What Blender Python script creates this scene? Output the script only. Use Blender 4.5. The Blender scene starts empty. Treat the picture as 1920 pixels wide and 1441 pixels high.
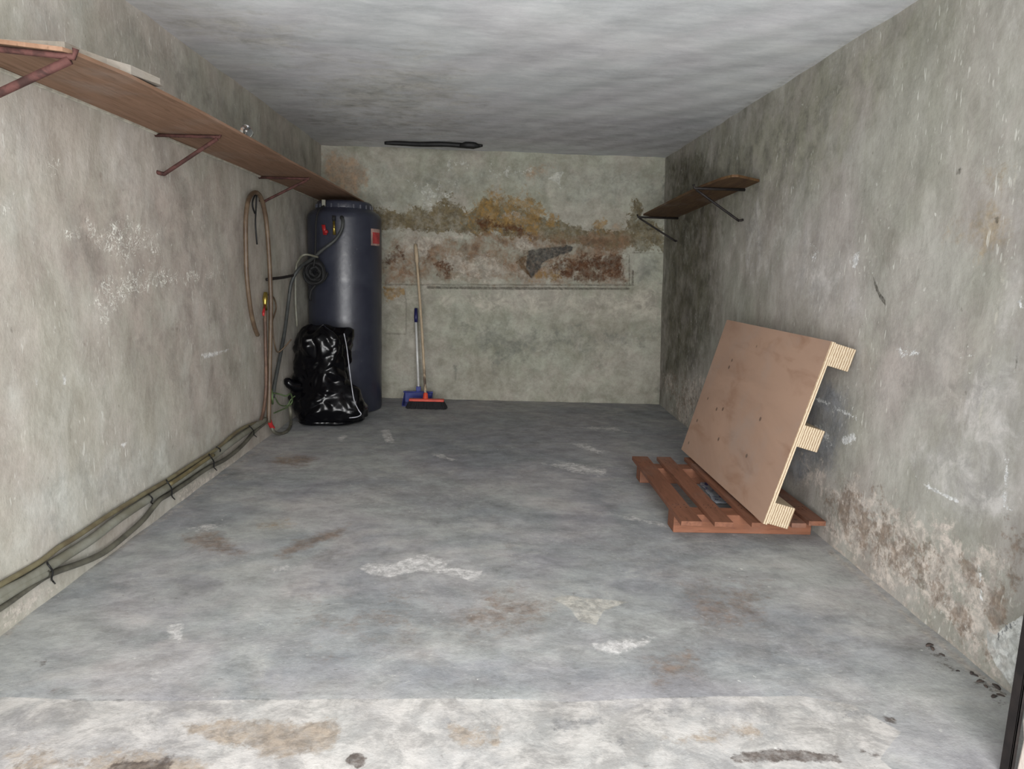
import bpy, bmesh, math, random
import numpy as np
from mathutils import Vector, Matrix, noise as mn

# ------------------------------------------------------------------ camera, light, exposure
YAW, PITCH, ROLL = 0.032, 0.1594, 0.0294
FPX, CAMZ = 1300.0, 1.1623
XL, XR, YB, HT = -1.506, 1.530, 6.302, 2.2
PI = math.pi
S = bpy.context.scene
COL = S.collection
cy, sy, cp, sp, cr, sr = math.cos(YAW), math.sin(YAW), math.cos(PITCH), math.sin(PITCH), math.cos(ROLL), math.sin(ROLL)
FW = np.array([sy*cp, cy*cp, -sp]); R0 = np.array([cy, -sy, 0.0]); D0 = np.cross(FW, R0)
RT = cr*R0 - sr*D0; DN = sr*R0 + cr*D0
CAM = np.array([0, 0, CAMZ])
cd = bpy.data.cameras.new('camera'); cam = bpy.data.objects.new('camera', cd); COL.objects.link(cam)
cd.sensor_width = 36; cd.lens = FPX*36/1920; cd.clip_start = .02
cam.matrix_world = Matrix(((RT[0], -DN[0], -FW[0], 0), (RT[1], -DN[1], -FW[1], 0), (RT[2], -DN[2], -FW[2], CAMZ), (0, 0, 0, 1)))
S.camera = cam
S.view_settings.view_transform = 'Standard'; S.view_settings.look = 'None'
S.view_settings.exposure = 0.0; S.view_settings.gamma = 1; S.view_settings.use_curve_mapping = False
w = bpy.data.worlds.new('World'); S.world = w; w.use_nodes = True
w.node_tree.nodes['Background'].inputs[0].default_value = (.93, .96, 1, 1)
w.node_tree.nodes['Background'].inputs[1].default_value = 1.9
def area_light(name, loc, target, sx, sz, power, col):
    l = bpy.data.lights.new(name, 'AREA'); l.shape = 'RECTANGLE'; l.size = sx; l.size_y = sz; l.energy = power; l.color = col
    o = bpy.data.objects.new(name, l); COL.objects.link(o); o.location = loc
    o.rotation_euler = (Vector(target)-Vector(loc)).to_track_quat('-Z', 'Y').to_euler(); return o
area_light('daylight_through_open_door', (0.1, -1.3, 1.45), (0.0, 5, 1.1), 2.4, 1.6, 165, (1, .98, .95))

area_light('ceiling_fill_lamp', (0.0, -.5, .2), (0.0, 3.6, 2.2), 2.4, 1.0, 105, (.98, .99, 1))  # added low fill lamp that brightens the ceiling, standing in for forecourt bounce

# ------------------------------------------------------------------ pixel helpers
def ray(px, py): return RT*((px-960)/FPX) + DN*((py-720.5)/FPX) + FW
def on(px, py, ax, val):
    v = ray(px, py); t = (val-CAM[ax])/v[ax]; return CAM + t*v
def FL(px, py, z=0.0): return on(px, py, 2, z)
def LW(px, py, off=0.0): return on(px, py, 0, XL+off)
def RW(px, py, off=0.0): return on(px, py, 0, XR-off)
def YY(px, py, y): return on(px, py, 1, y)
def projpx(P):
    v = P-CAM; z = v@FW; zz = np.where(z > .3, z, 1)
    return 960+FPX*(v@RT)/zz, 720.5+FPX*(v@DN)/zz, z > .3

# ------------------------------------------------------------------ object helpers
def tag(o, label=None, cat=None, group=None, kind=None):
    if label: o['label'] = label
    if cat: o['category'] = cat
    if group: o['group'] = group
    if kind: o['kind'] = kind
    return o
def empty(name, loc=(0, 0, 0), label=None, cat=None, group=None):
    o = bpy.data.objects.new(name, None); COL.objects.link(o); o.location = loc
    o.empty_display_size = .05
    return tag(o, label, cat, group)
def link_mesh(name, me, mats, parent=None, smooth=False):
    if not isinstance(mats, (list, tuple)): mats = [mats]
    for m in mats: me.materials.append(m)
    if smooth: me.polygons.foreach_set('use_smooth', [True]*len(me.polygons))
    o = bpy.data.objects.new(name, me); COL.objects.link(o)
    if parent is not None:
        o.parent = parent
        L = Vector((0, 0, 0)); q = parent
        while q is not None: L = L + Vector(q.location); q = q.parent
        me.transform(Matrix.Translation(-L))
    return o
class MB:
    def __init__(s): s.v = []; s.f = []; s.mi = []
    def add(s, v, f, mi=0):
        n = len(s.v); s.v += [tuple(map(float, p)) for p in v]
        for q in f: s.f.append(tuple(n+i for i in q)); s.mi.append(mi)
    def box(s, a, b, mi=0):
        x0, y0, z0 = a; x1, y1, z1 = b
        s.add([(x0,y0,z0),(x1,y0,z0),(x1,y1,z0),(x0,y1,z0),(x0,y0,z1),(x1,y0,z1),(x1,y1,z1),(x0,y1,z1)],
              [(0,3,2,1),(4,5,6,7),(0,1,5,4),(1,2,6,5),(2,3,7,6),(3,0,4,7)], mi)
    def obox(s, o, u, v, w, mi=0):
        o, u, v, w = map(np.array, (o, u, v, w))
        if np.dot(np.cross(u, v), w) < 0: u, v = v, u
        P = [o, o+u, o+u+v, o+v, o+w, o+u+w, o+u+v+w, o+v+w]
        s.add(P, [(0,3,2,1),(4,5,6,7),(0,1,5,4),(1,2,6,5),(2,3,7,6),(3,0,4,7)], mi)
    def tube(s, pts, r, seg=10, smooth=6, mi=0, cap=True, ry=None):
        P = [Vector(p) for p in pts]
        R = list(r) if isinstance(r, (list, tuple)) else [r]*len(P)
        if smooth > 1 and len(P) > 2:
            Q = []; RR = []
            for i in range(len(P)-1):
                p0 = P[max(i-1, 0)]; p1 = P[i]; p2 = P[i+1]; p3 = P[min(i+2, len(P)-1)]
                for k in range(smooth):
                    t = k/smooth
                    Q.append(.5*((2*p1)+(p2-p0)*t+(2*p0-5*p1+4*p2-p3)*t*t+(3*p1-p0-3*p2+p3)*t**3)); RR.append(R[i]*(1-t)+R[i+1]*t)
            Q.append(P[-1]); RR.append(R[-1]); P, R = Q, RR
        V = []; n = len(P); up = None
        for i in range(n):
            T = (P[min(i+1, n-1)]-P[max(i-1, 0)]).normalized()
            if up is None:
                a = Vector((0, 0, 1)) if abs(T.z) < .9 else Vector((1, 0, 0)); up = (a-T*a.dot(T)).normalized()
            else: up = (up-T*up.dot(T)).normalized()
            B = T.cross(up)
            for k in range(seg):
                a = 2*PI*k/seg; V.append(P[i]+(up*math.cos(a)+B*math.sin(a))*R[i])
        F = []
        for i in range(n-1):
            for k in range(seg):
                a = i*seg+k; b = i*seg+(k+1) % seg; F.append((a, b, b+seg, a+seg))
        if cap: F.append(tuple(range(seg-1, -1, -1))); F.append(tuple((n-1)*seg+k for k in range(seg)))
        s.add(V, F, mi)
    def lathe(s, prof, c, seg=48, mi=0, axis=None):
        V = []; F = []
        for r, z in prof:
            for k in range(seg):
                a = 2*PI*k/seg; V.append((c[0]+r*math.cos(a), c[1]+r*math.sin(a), c[2]+z))
        for i in range(len(prof)-1):
            for k in range(seg):
                a = i*seg+k; b = i*seg+(k+1) % seg; F.append((a, b, b+seg, a+seg))
        if prof[0][0] > 1e-6: F.append(tuple(range(seg-1, -1, -1)))
        if prof[-1][0] > 1e-6: F.append(tuple((len(prof)-1)*seg+k for k in range(seg)))
        s.add(V, F, mi)
    def build(s, name, mats, parent=None, smooth=False, bevel=0):
        me = bpy.data.meshes.new(name); me.from_pydata(s.v, [], s.f)
        me.polygons.foreach_set('material_index', s.mi); me.update()
        o = link_mesh(name, me, mats, parent, smooth)
        if bevel:
            m = o.modifiers.new('bevel', 'BEVEL'); m.width = bevel; m.segments = 2; m.limit_method = 'ANGLE'; m.angle_limit = .6
        return o
def autosmooth(o, ang=.7):
    me = o.data
    me.polygons.foreach_set('use_smooth', [True]*len(me.polygons))
    me.set_sharp_from_angle(angle=ang)
    return o

# ------------------------------------------------------------------ materials
def lin(c): return tuple(((x/255)/12.92 if x/255 <= .04045 else ((x/255+.055)/1.055)**2.4) for x in c)+(1,)
class NT:
    def __init__(s, name):
        s.m = bpy.data.materials.new(name); s.m.use_nodes = True; s.t = s.m.node_tree; s.n = s.t.nodes; s.l = s.t.links
        s.b = s.n['Principled BSDF']; s.o = s.n['Material Output']
        s.tc = s.n.new('ShaderNodeTexCoord')
    def put(s, sock, v):
        if isinstance(v, bpy.types.NodeSocket): s.l.new(v, sock)
        else: sock.default_value = v
    def mapping(s, scale=(1, 1, 1), loc=(0, 0, 0), rot=(0, 0, 0)):
        n = s.n.new('ShaderNodeMapping'); s.l.new(s.tc.outputs['Object'], n.inputs[0])
        n.inputs['Scale'].default_value = scale; n.inputs['Location'].default_value = loc; n.inputs['Rotation'].default_value = rot
        return n.outputs[0]
    def noise(s, vec, scale, det=6, rough=.6, dist=0, color=False):
        n = s.n.new('ShaderNodeTexNoise'); s.l.new(vec, n.inputs['Vector'])
        n.inputs['Scale'].default_value = scale; n.inputs['Detail'].default_value = det
        n.inputs['Roughness'].default_value = rough; n.inputs['Distortion'].default_value = dist
        return n.outputs[1 if color else 0]
    def vor(s, vec, scale, feat='F1', rnd=1):
        n = s.n.new('ShaderNodeTexVoronoi'); n.feature = feat; s.l.new(vec, n.inputs['Vector'])
        n.inputs['Scale'].default_value = scale; n.inputs['Randomness'].default_value = rnd; return n.outputs['Distance']
    def wave(s, vec, scale, dist=3, det=3, dirn='X'):
        n = s.n.new('ShaderNodeTexWave'); n.bands_direction = dirn; s.l.new(vec, n.inputs['Vector'])
        n.inputs['Scale'].default_value = scale; n.inputs['Distortion'].default_value = dist; n.inputs['Detail'].default_value = det
        return n.outputs[1]
    def math(s, op, a, b=0.0, c=0.0):
        n = s.n.new('ShaderNodeMath'); n.operation = op
        for i, v in enumerate((a, b, c)): s.put(n.inputs[i], v)
        return n.outputs[0]
    def step(s, v, lo, hi, olo=0., ohi=1.):
        n = s.n.new('ShaderNodeMapRange'); n.interpolation_type = 'SMOOTHSTEP'
        s.put(n.inputs[0], v); n.inputs[1].default_value = lo; n.inputs[2].default_value = hi
        n.inputs[3].default_value = olo; n.inputs[4].default_value = ohi; return n.outputs[0]
    def mix(s, f, a, b, mode='MIX'):
        n = s.n.new('ShaderNodeMix'); n.data_type = 'RGBA'; n.blend_type = mode
        s.put(n.inputs[0], f); s.put(n.inputs[6], a); s.put(n.inputs[7], b); return n.outputs[2]
    def attr(s, name):
        n = s.n.new('ShaderNodeAttribute'); n.attribute_name = name; return n.outputs['Fac']
    def addv(s, a, b, sc=1.0):
        m = s.n.new('ShaderNodeVectorMath'); m.operation = 'MULTIPLY_ADD'; s.l.new(b, m.inputs[0]); m.inputs[1].default_value = (sc, sc, sc); s.l.new(a, m.inputs[2]); return m.outputs[0]
    def fin(s, color, rough=.8, bump=None, bs=.3, bd=.01, metal=0, spec=.5):
        s.put(s.b.inputs['Base Color'], color); s.put(s.b.inputs['Roughness'], rough); s.b.inputs['Metallic'].default_value = metal
        s.b.inputs['Specular IOR Level'].default_value = spec
        if bump is not None:
            n = s.n.new('ShaderNodeBump'); n.inputs['Strength'].default_value = bs; n.inputs['Distance'].default_value = bd
            s.l.new(bump, n.inputs['Height']); s.l.new(n.outputs[0], s.b.inputs['Normal'])
        return s.m

def plaster(name, base, layers, streak=(1, 1, 1), mottle=.5, alt=None, alt2=None, bs=.35, specks=True, big=1.3, blot=.55, dash=(70, 70, 16), dop=.5):
    """base colour, mottled; layers = (attribute, colour, noise scale, noise gain, softness, opacity[, kind])"""
    t = NT(name); v = t.mapping(); vs = t.mapping(scale=streak)
    col = lin(base)
    n1 = t.noise(vs, big, 6, .62, .6)
    col = t.mix(t.step(n1, .35, .65), tuple(lin(alt)), col) if alt else col
    n2 = t.noise(vs, big*2.7, 5, .65, .4)
    if alt2: col = t.mix(t.math('MULTIPLY', t.step(n2, .45, .75), .7), col, lin(alt2))
    hue = t.noise(t.mapping(loc=(9, 4, 2)), 1.7, 5, .6, .5)
    col = t.mix(.5, col, t.mix(t.step(hue, .38, .62), (.47, .51, .47, 1), (.53, .49, .49, 1)), 'SOFT_LIGHT')
    n3 = t.noise(vs, 7, 7, .78, .2)
    col = t.mix(mottle, col, t.mix(t.step(n3, .25, .75), (.25, .25, .25, 1), (.78, .78, .78, 1)), 'SOFT_LIGHT')
    bl = t.math('MULTIPLY', t.step(t.noise(vs, 3.1, 7, .8, .2), .5, .68), t.step(t.noise(vs, 1.3, 4, .6), .42, .6))
    col = t.mix(t.math('MULTIPLY', bl, blot), col, t.mix(1, col, (.66, .65, .63, 1), 'MULTIPLY'))
    nf = t.noise(v, 55, 3, .7)
    for L in layers:
        at, c, sc, k, e, op = L[:6]; kind = L[6] if len(L) > 6 else 'n'
        a = t.attr(at)
        if kind == 'scratch':
            r = None
            for ss, dd, of in ((11, 1.6, 0), (15, 2.2, 3), (21, 1.2, 7)):
                q = t.noise(t.mapping(loc=(of, of, of)), ss, 2.5, .5, dd)
                q = t.step(t.math('ABSOLUTE', t.math('SUBTRACT', q, .5)), .0, .021, 1, 0)
                q = t.math('MULTIPLY', q, t.step(t.noise(t.mapping(loc=(of+5, 0, 0)), 17, 3, .6), .40, .52))
                r = q if r is None else t.math('MAXIMUM', r, q)
            f = t.math('MULTIPLY', r, t.step(t.math('ADD', a, t.math('MULTIPLY', t.math('SUBTRACT', t.noise(v, 11, 6, .7), .5), 2.2)), .36, .62))
        else:
            vv = vs if kind == 's' else v
            nn = t.math('ADD', t.math('MULTIPLY', t.noise(vv, sc, 5, .72, .5), .62), t.math('MULTIPLY', t.noise(v, sc*3.7, 4, .72, .3), .38))
            f = t.step(t.math('ADD', a, t.math('MULTIPLY', t.math('SUBTRACT', nn, .5), k*2.6)), .5-e, .5+e)
            f = t.math('MULTIPLY', f, t.step(a, .0, .2))
            f = t.math('MULTIPLY', f, t.step(t.noise(v, sc*2.2, 3, .7), .3, .62, .55, 1))
        cv = t.mix(t.step(t.noise(v, sc*1.7+3, 5, .75, .4), .36, .64), lin(tuple(q*.80 for q in c)), lin(tuple(min(255, q*1.10) for q in c)))
        col = t.mix(t.math('MULTIPLY', f, op), col, cv)
    if specks:
        sn = t.noise(v, 38, 3, .5); sb = t.noise(v, 2.1, 4, .6)
        f = t.math('MULTIPLY', t.step(sn, .70, .74), t.step(sb, .48, .62))
        col = t.mix(t.math('MULTIPLY', f, .55), col, lin((225, 225, 218)))
        ds = t.noise(t.mapping(scale=dash), 1, 2, .5); dk = t.noise(t.mapping(loc=(3, 8, 1)), 1.9, 4, .6)
        f = t.math('MULTIPLY', t.step(ds, .66, .70), t.step(dk, .46, .58)); col = t.mix(t.math('MULTIPLY', f, dop), col, lin((222, 222, 214)))
        sn = t.noise(vs, 31, 3, .5); f = t.step(sn, .71, .75)
        col = t.mix(t.math('MULTIPLY', f, .35), col, lin((85, 80, 72)))
    col = t.mix(.35, col, t.mix(nf, (.3, .3, .3, 1), (.7, .7, .7, 1)), 'SOFT_LIGHT')
    bh = t.math('ADD', t.math('MULTIPLY', n3, .6), t.math('MULTIPLY', nf, .35))
    return t.fin(col, .88, bh, bs, .012, spec=.25)

def wood(name, a, b, c, scale=(1, 14, 14), rough=.7, knots=True, k=1.0):
    t = NT(name); v = t.mapping(scale=scale)
    n = t.noise(v, 3*k, 8, .6, 1.2); col = t.mix(t.step(n, .3, .7), lin(a), lin(b))
    w_ = t.noise(t.mapping(scale=tuple(q*3 for q in scale)), 4*k, 6, .6, .5); col = t.mix(t.step(w_, .5, .75), col, lin(c))
    if knots:
        kn = t.vor(t.mapping(), 7); col = t.mix(t.step(kn, .05, .10, .75, 0), col, lin(tuple(q*.45 for q in c)))
    st = t.noise(t.mapping(), 2.5, 6, .6); col = t.mix(t.math('MULTIPLY', t.step(st, .5, .75), .35), col, lin((150, 145, 140)))
    return t.fin(col, rough, t.noise(v, 12, 5), .25, .004, spec=.3)

def plain(name, c, rough=.6, metal=0, spec=.5, vary=.25, c2=None, sc=12):
    t = NT(name); n = t.noise(t.mapping(), sc, 6, .65, .4)
    c2 = c2 or tuple(q*(1-vary) for q in c)
    return t.fin(t.mix(t.step(n, .35, .65), lin(c), lin(c2)), rough, n, .12, .003, metal, spec)

M = {}
M['steel_rust'] = plain('rusty_red_steel', (86, 56, 52), .8, .05, .25, c2=(54, 36, 33), sc=25)
M['dark_steel'] = plain('dark_steel', (38, 32, 30), .65, .3, c2=(22, 18, 18), sc=20)
M['black_iron'] = plain('black_iron', (24, 24, 25), .6, .2, c2=(12, 12, 12), sc=20)
M['tank'] = None
M['hose_brown'] = plain('brown_rubber_hose', (104, 88, 70), .5, c2=(78, 62, 48), sc=9)
M['hose_ochre'] = plain('old_ochre_hose', (118, 108, 76), .45, c2=(88, 78, 54), sc=9)
M['conduit'] = plain('grey_conduit', (132, 132, 122), .5, c2=(108, 106, 92), sc=6)
M['pipe_dirty'] = plain('dirty_green_pipe', (118, 112, 86), .55, c2=(92, 82, 62), sc=7)
M['hose_dark'] = plain('dark_grey_hose', (98, 96, 84), .5, c2=(70, 68, 60), sc=8)
M['hose_grey'] = plain('grey_hose', (62, 64, 62), .6, c2=(44, 46, 46), sc=8)
M['black_rubber'] = plain('black_rubber', (15, 15, 17), .75, c2=(9, 9, 10))
M['brass'] = plain('brass', (190, 170, 90), .35, .9, c2=(140, 120, 60))
M['copper'] = plain('tarnished_copper', (108, 84, 68), .55, .2, c2=(82, 62, 52), sc=15)
M['red'] = plain('red_plastic', (170, 40, 40), .45, c2=(130, 25, 28))
M['orange_red'] = plain('orange_red_plastic', (205, 72, 48), .45, c2=(180, 55, 40))
M['blue'] = plain('blue_plastic', (34, 48, 130), .35, c2=(24, 34, 100))
M['navy'] = plain('navy_plastic', (24, 26, 84), .4)
M['white_pole'] = plain('white_enamel', (215, 215, 212), .35, c2=(195, 195, 192))
M['bristle'] = plain('dark_bristles', (22, 21, 26), .85, c2=(10, 10, 12), sc=60)
M['green_wire'] = plain('green_plastic_wire', (92, 112, 72), .5, c2=(70, 84, 54))
M['string'] = plain('white_cord', (190, 192, 200), .6)
M['leaf'] = plain('dry_leaf', (84, 72, 66), .8, c2=(52, 46, 44))
M['lvl_end'] = None

# tank plastic with dust
t = NT('dark_blue_grey_plastic'); v = t.mapping(); n = t.noise(v, 5, 8, .7, .4)
c = t.mix(t.step(n, .3, .7), lin((38, 40, 52)), lin((47, 50, 61)))
dn = t.noise(v, 26, 5, .6); c = t.mix(t.math('MULTIPLY', t.step(dn, .66, .74), .3), c, lin((120, 122, 128)))
M['tank'] = t.fin(c, t.step(n, .3, .7, .30, .42), t.noise(v, 11, 5, .6), .25, .006)
# bin-bag film
t = NT('black_bag_film'); v = t.mapping(); wv = t.addv(v, t.noise(v, 6, 3, color=True), .12)
M['bag'] = t.fin(lin((5, 5, 8)), .21, t.vor(wv, 8), .2, .012, spec=.28)
# glass
t = NT('clear_glass'); M['glass'] = t.fin((1, 1, 1, 1), .03); t.b.inputs['Transmission Weight'].default_value = 1; t.b.inputs['IOR'].default_value = 1.45
M['shelf'] = wood('brown_shelf_board', (142, 112, 92), (122, 94, 74), (108, 82, 62), (6, .5, 6), .75, False)
M['shelf2'] = wood('dark_shelf_board', (92, 68, 44), (72, 50, 32), (104, 84, 52), (6, .5, 6), .75, False)
M['grey_board'] = wood('weathered_grey_board', (152, 144, 132), (132, 126, 116), (118, 106, 94), (6, .5, 6), .8, False)
M['board_edge'] = plain('pale_board_edge', (182, 178, 164), .8, c2=(150, 146, 134), sc=20)
M['pallet'] = wood('stained_pallet_wood', (128, 86, 66), (112, 74, 56), (94, 60, 46), (6, .7, 6), .65)
M['pallet_x'] = wood('stained_pallet_bearer_wood', (136, 90, 68), (118, 78, 58), (98, 62, 48), (.7, 6, 6), .65)
M['ply_face'] = wood('plywood_face', (172, 142, 122), (158, 130, 112), (150, 118, 98), (1.2, .25, .7), .7, True, 1.0)
def lvl(name, normal):
    t = NT(name); v = t.n.new('ShaderNodeMapping'); t.l.new(t.tc.outputs['Object'], v.inputs[0]); v.inputs['Rotation'].default_value = (0, normal, 0); v = v.outputs[0]
    wn = t.n.new('ShaderNodeTexWave'); wn.bands_direction = 'X'; t.l.new(v, wn.inputs['Vector'])
    wn.inputs['Scale'].default_value = 30; wn.inputs['Distortion'].default_value = 1.6; wn.inputs['Detail'].default_value = 3; wn.inputs['Detail Scale'].default_value = 2
    c = t.mix(t.step(wn.outputs[1], .15, .7), lin((142, 120, 96)), lin((196, 181, 156)))
    n = t.noise(t.mapping(scale=(1, .3, 1)), 60, 5, .7); c = t.mix(t.math('MULTIPLY', t.step(n, .5, .7), .35), c, lin((206, 194, 174)))
    return t.fin(c, .75, wn.outputs[1], .2, .002, spec=.25)
M['lvl'] = lvl('laminated_wood_end_grain', -math.atan2(.269, .963))

# ------------------------------------------------------------------ shell
def sdf(P, poly):
    x, y = P; poly = np.array(poly, float); n = len(poly)
    d = np.full(x.shape, 1e9); ins = np.zeros(x.shape, bool)
    for i in range(n):
        a = poly[i]; b = poly[(i+1) % n]; e = b-a; L = max(e@e, 1e-9)
        t = np.clip(((x-a[0])*e[0]+(y-a[1])*e[1])/L, 0, 1)
        d = np.minimum(d, np.hypot(x-a[0]-t*e[0], y-a[1]-t*e[1]))
        c = ((a[1] > y) != (b[1] > y)) & (x < (b[0]-a[0])*(y-a[1])/((b[1]-a[1]) if b[1] != a[1] else 1e-9)+a[0])
        ins ^= c
    return np.where(ins, -d, d)
def field(px, ok, polys):
    """polys = [(points, feather px, strength)] -> 0..1 stain or painted-shade coverage, fixed to the surface"""
    f = np.zeros(px[0].shape)
    for poly, wd, st in polys:
        d = sdf(px, poly) if len(poly) > 2 else None
        if d is None:
            a, b = poly; d = sdf(px, [a, b, (b[0]+.1, b[1]+.1)])-wd*.5
        f = np.maximum(f, np.clip(.5-d/(2*wd*1.35), 0, 1)*st)
    return np.where(ok, f, 0)
def grid_surface(name, corner, nu, nv, mat, masks, flip=False, disp=None, smooth=True, amp=.003):
    """corner(u,v)->point arrays; masks {attribute: polys}"""
    u, v = np.meshgrid(np.linspace(0, 1, nu+1), np.linspace(0, 1, nv+1), indexing='ij')
    P = corner(u.ravel(), v.ravel())
    px, py, ok = projpx(P)
    if disp is not None: P = P + disp(P, px, py)
    me = bpy.data.meshes.new(name)
    idx = np.arange((nu+1)*(nv+1)).reshape(nu+1, nv+1)
    q = np.stack([idx[:-1, :-1], idx[1:, :-1], idx[1:, 1:], idx[:-1, 1:]], -1).reshape(-1, 4)
    if flip: q = q[:, ::-1]
    me.vertices.add(len(P)); me.vertices.foreach_set('co', P.ravel())
    me.loops.add(q.size); me.loops.foreach_set('vertex_index', q.ravel())
    me.polygons.add(len(q)); me.polygons.foreach_set('loop_start', np.arange(len(q))*4)
    me.update(calc_edges=True)
    for k, polys in masks.items():
        a = me.attributes.new(k, 'FLOAT', 'POINT'); a.data.foreach_set('value', field((px, py), ok, polys).astype(np.float32))
    o = link_mesh(name, me, mat, None, smooth); tag(o, kind='structure'); return o
def lerp(a, b, t): return a[None]*(1-t)[:, None]+b[None]*t[:, None]
def bilinear(A, B, C, D):     # A(0,0) B(1,0) C(1,1) D(0,1)
    A, B, C, D = map(np.array, (A, B, C, D))
    return lambda u, v: lerp(A, B, u)*(1-v)[:, None]+lerp(D, C, u)*v[:, None]
bTL = YY(603, 272, YB); bTR = YY(1247, 296, YB); bBR = YY(1235, 752, YB); bBL = YY(606, 748, YB)
bBR[2] = bBL[2] = 0.0
nTL = on(235, 0, 2, HT); nTR = on(1722, 0, 2, HT)
def extend(far, near, y): k = (y-far[1])/(near[1]-far[1]); return far+(near-far)*k
Y0 = 1.45
bBL[2] = bBR[2] = 0.0; fL = extend(bBL, FL(0, 1192), Y0); fR = extend(bBR, FL(1890, 1296), Y0)
cL = extend(bTL, nTL, Y0); cR = extend(bTR, nTR, Y0)

# --- back wall
BM = {
 's_green': [([(603,300),(1247,300),(1247,380),(1100,400),(950,350),(880,370),(790,395),(720,395),(690,380),(603,380)], 20, .55)],
 's_tan': [([(603,285),(665,290),(690,320),(700,365),(640,362),(603,345)], 14, .75), ([(1000,300),(1060,310),(1020,340),(960,330)], 10, .5), ([(1110,440),(1160,420),(1165,470),(1115,470)],12,.55)],
 's_olive': [([(640,385),(760,392),(775,378),(805,396),(838,352),(852,375),(880,398),(905,370),(925,372),(960,385),(1010,400),(1090,425),(1165,430),(1190,375),(1204,378),(1212,405),(1246,425),(1246,470),(1150,470),(900,440),(720,432),(690,432)], 9, .8)],
 's_brown': [([(720,438),(1180,438),(1180,534),(720,530)], 12, .62)],
 's_ochre': [([(870,385),(920,350),(1000,355),(1040,400),(1010,440),(900,440),(870,425)], 14, .6), ([(1140,410),(1135,440),(1110,430),(1115,408)], 7, .8), ([(1030,395),(1050,405),(1040,430),(1018,420)], 6, .75), ([(722,538),(760,538),(760,552),(740,560),(722,570)], 5, .9), ([(990,510),(1060,500),(1040,528),(985,528)], 10, .7)],
 's_pale': [([(842,475),(930,478),(950,515),(890,530),(845,520),(835,495)], 14, .75), ([(742,440),(833,436),(832,460),(795,478),(765,475)], 8, .62), ([(835,435),(880,438),(872,452),(840,452)], 7, .6), ([(945,395),(985,392),(975,412),(930,412)],8,.65), ([(960,435),(1010,440),(1000,475),(955,470)],10,.55)],
 's_rust': [([(893,415),(918,405),(930,416),(975,425),(990,440),(970,442),(935,428),(900,432)], 6, .75), ([(1040,485),(1090,478),(1130,470),(1172,476),(1172,528),(1120,530),(1080,520),(1035,522),(1030,505)], 9, .72), ([(1075,500),(1120,480),(1150,485),(1110,525),(1075,525)], 7, .85), ([(722,465),(745,478),(742,500),(722,505)],8,.75), ([(805,480),(850,500),(845,528),(820,520)],9,.65),([(745,452),(765,490),(760,495),(742,470)],5,.6)],
 's_dark': [([(990,470),(1012,465),(1075,461),(1074,470),(1040,482),(1020,492),(1008,510),(996,523),(984,505)], 4, .9), ([(1055,466),(1062,458),(1076,463),(1070,472)], 3, 1)],
 's_hole': [([(967,492),(978,480),(988,478),(985,495),(997,522),(980,508)], 3, .85)],
 's_white': [([(1042,323),(1057,322),(1050,334),(1052,354),(1044,344),(1028,337)], 3, .95), ([(820,290),(900,300),(890,330),(830,318)], 14, .47), ([(770,340),(860,335),(850,395),(790,390)], 14, .5), ([(900,310),(1010,310),(1000,335),(900,340)], 12, .5)],
 's_lime': [([(722,545),(1190,545),(1244,500),(1244,600),(1150,590),(900,585),(722,560)], 16, .78)],
 's_darkgrey': [([(830,590),(1235,600),(1235,660),(950,690),(830,640)], 30, .5), ([(1190,475),(1240,478),(1235,510),(1195,530)], 8, .7), ([(852,685),(856,685),(855,712),(852,712)],3,.8), ([(1240,296),(1250,296),(1240,750),(1230,750)],8,.5)],  # darker grey patches and a darker strip down the right corner
 's_line': [([(1184,472),(1247,474),(1247,476),(1184,475)], 1.6, .8), ([(1178,476),(1181,476),(1182,534),(1179,534)],1.6,.8), ([(1110,426),(1118,424),(1116,434)],4,.9), ([(1100,455),(1108,452),(1104,462)],3,.9),([(800,536),(1180,539),(1180,543),(950,543),(800,541)], 1.6, .9), ([(1184,506),(1188,506),(1187,535),(1184,535)], 1.6, 1), ([(722,532),(1190,533),(1190,536),(722,535)], 1.5, .7),([(722,624),(762,624),(762,627),(722,627)],2,.7),([(720,428),(835,429),(900,440),(898,443),(835,433),(720,431)],2,.55)],
}
M['back'] = plaster('stained_back_wall_plaster', (158, 157, 146), [
 ('s_green', (148, 150, 140), 5, .8, .25, .7), ('s_tan', (156, 128, 102), 6, .9, .2, .7), ('s_lime', (176, 170, 158), 4, 1.0, .25, .75, 's'),
 ('s_darkgrey', (108, 110, 104), 5, 1.0, .2, .6, 's'), ('s_olive', (100, 88, 62), 8, 1.0, .09, .9), ('s_brown', (122, 97, 76), 5, 1.0, .3, .92),
 ('s_pale', (172, 164, 152), 9, 1.0, .16, .8), ('s_ochre', (140, 110, 62), 11, 1.3, .16, .8), ('s_rust', (78, 48, 28), 12, 1.2, .22, .92),
 ('s_dark', (66, 65, 63), 14, .5, .12, .95), ('s_hole', (92, 70, 46), 14, .6, .1, .85), ('s_white', (184, 184, 176), 13, 1.0, .06, .8), ('s_line', (82, 76, 68), 20, .4, .2, .8)],
 streak=(1, 1, 1), mottle=.8, alt=(144, 143, 130), alt2=(164, 158, 148), bs=.5, specks=False, big=2.2)
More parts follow.
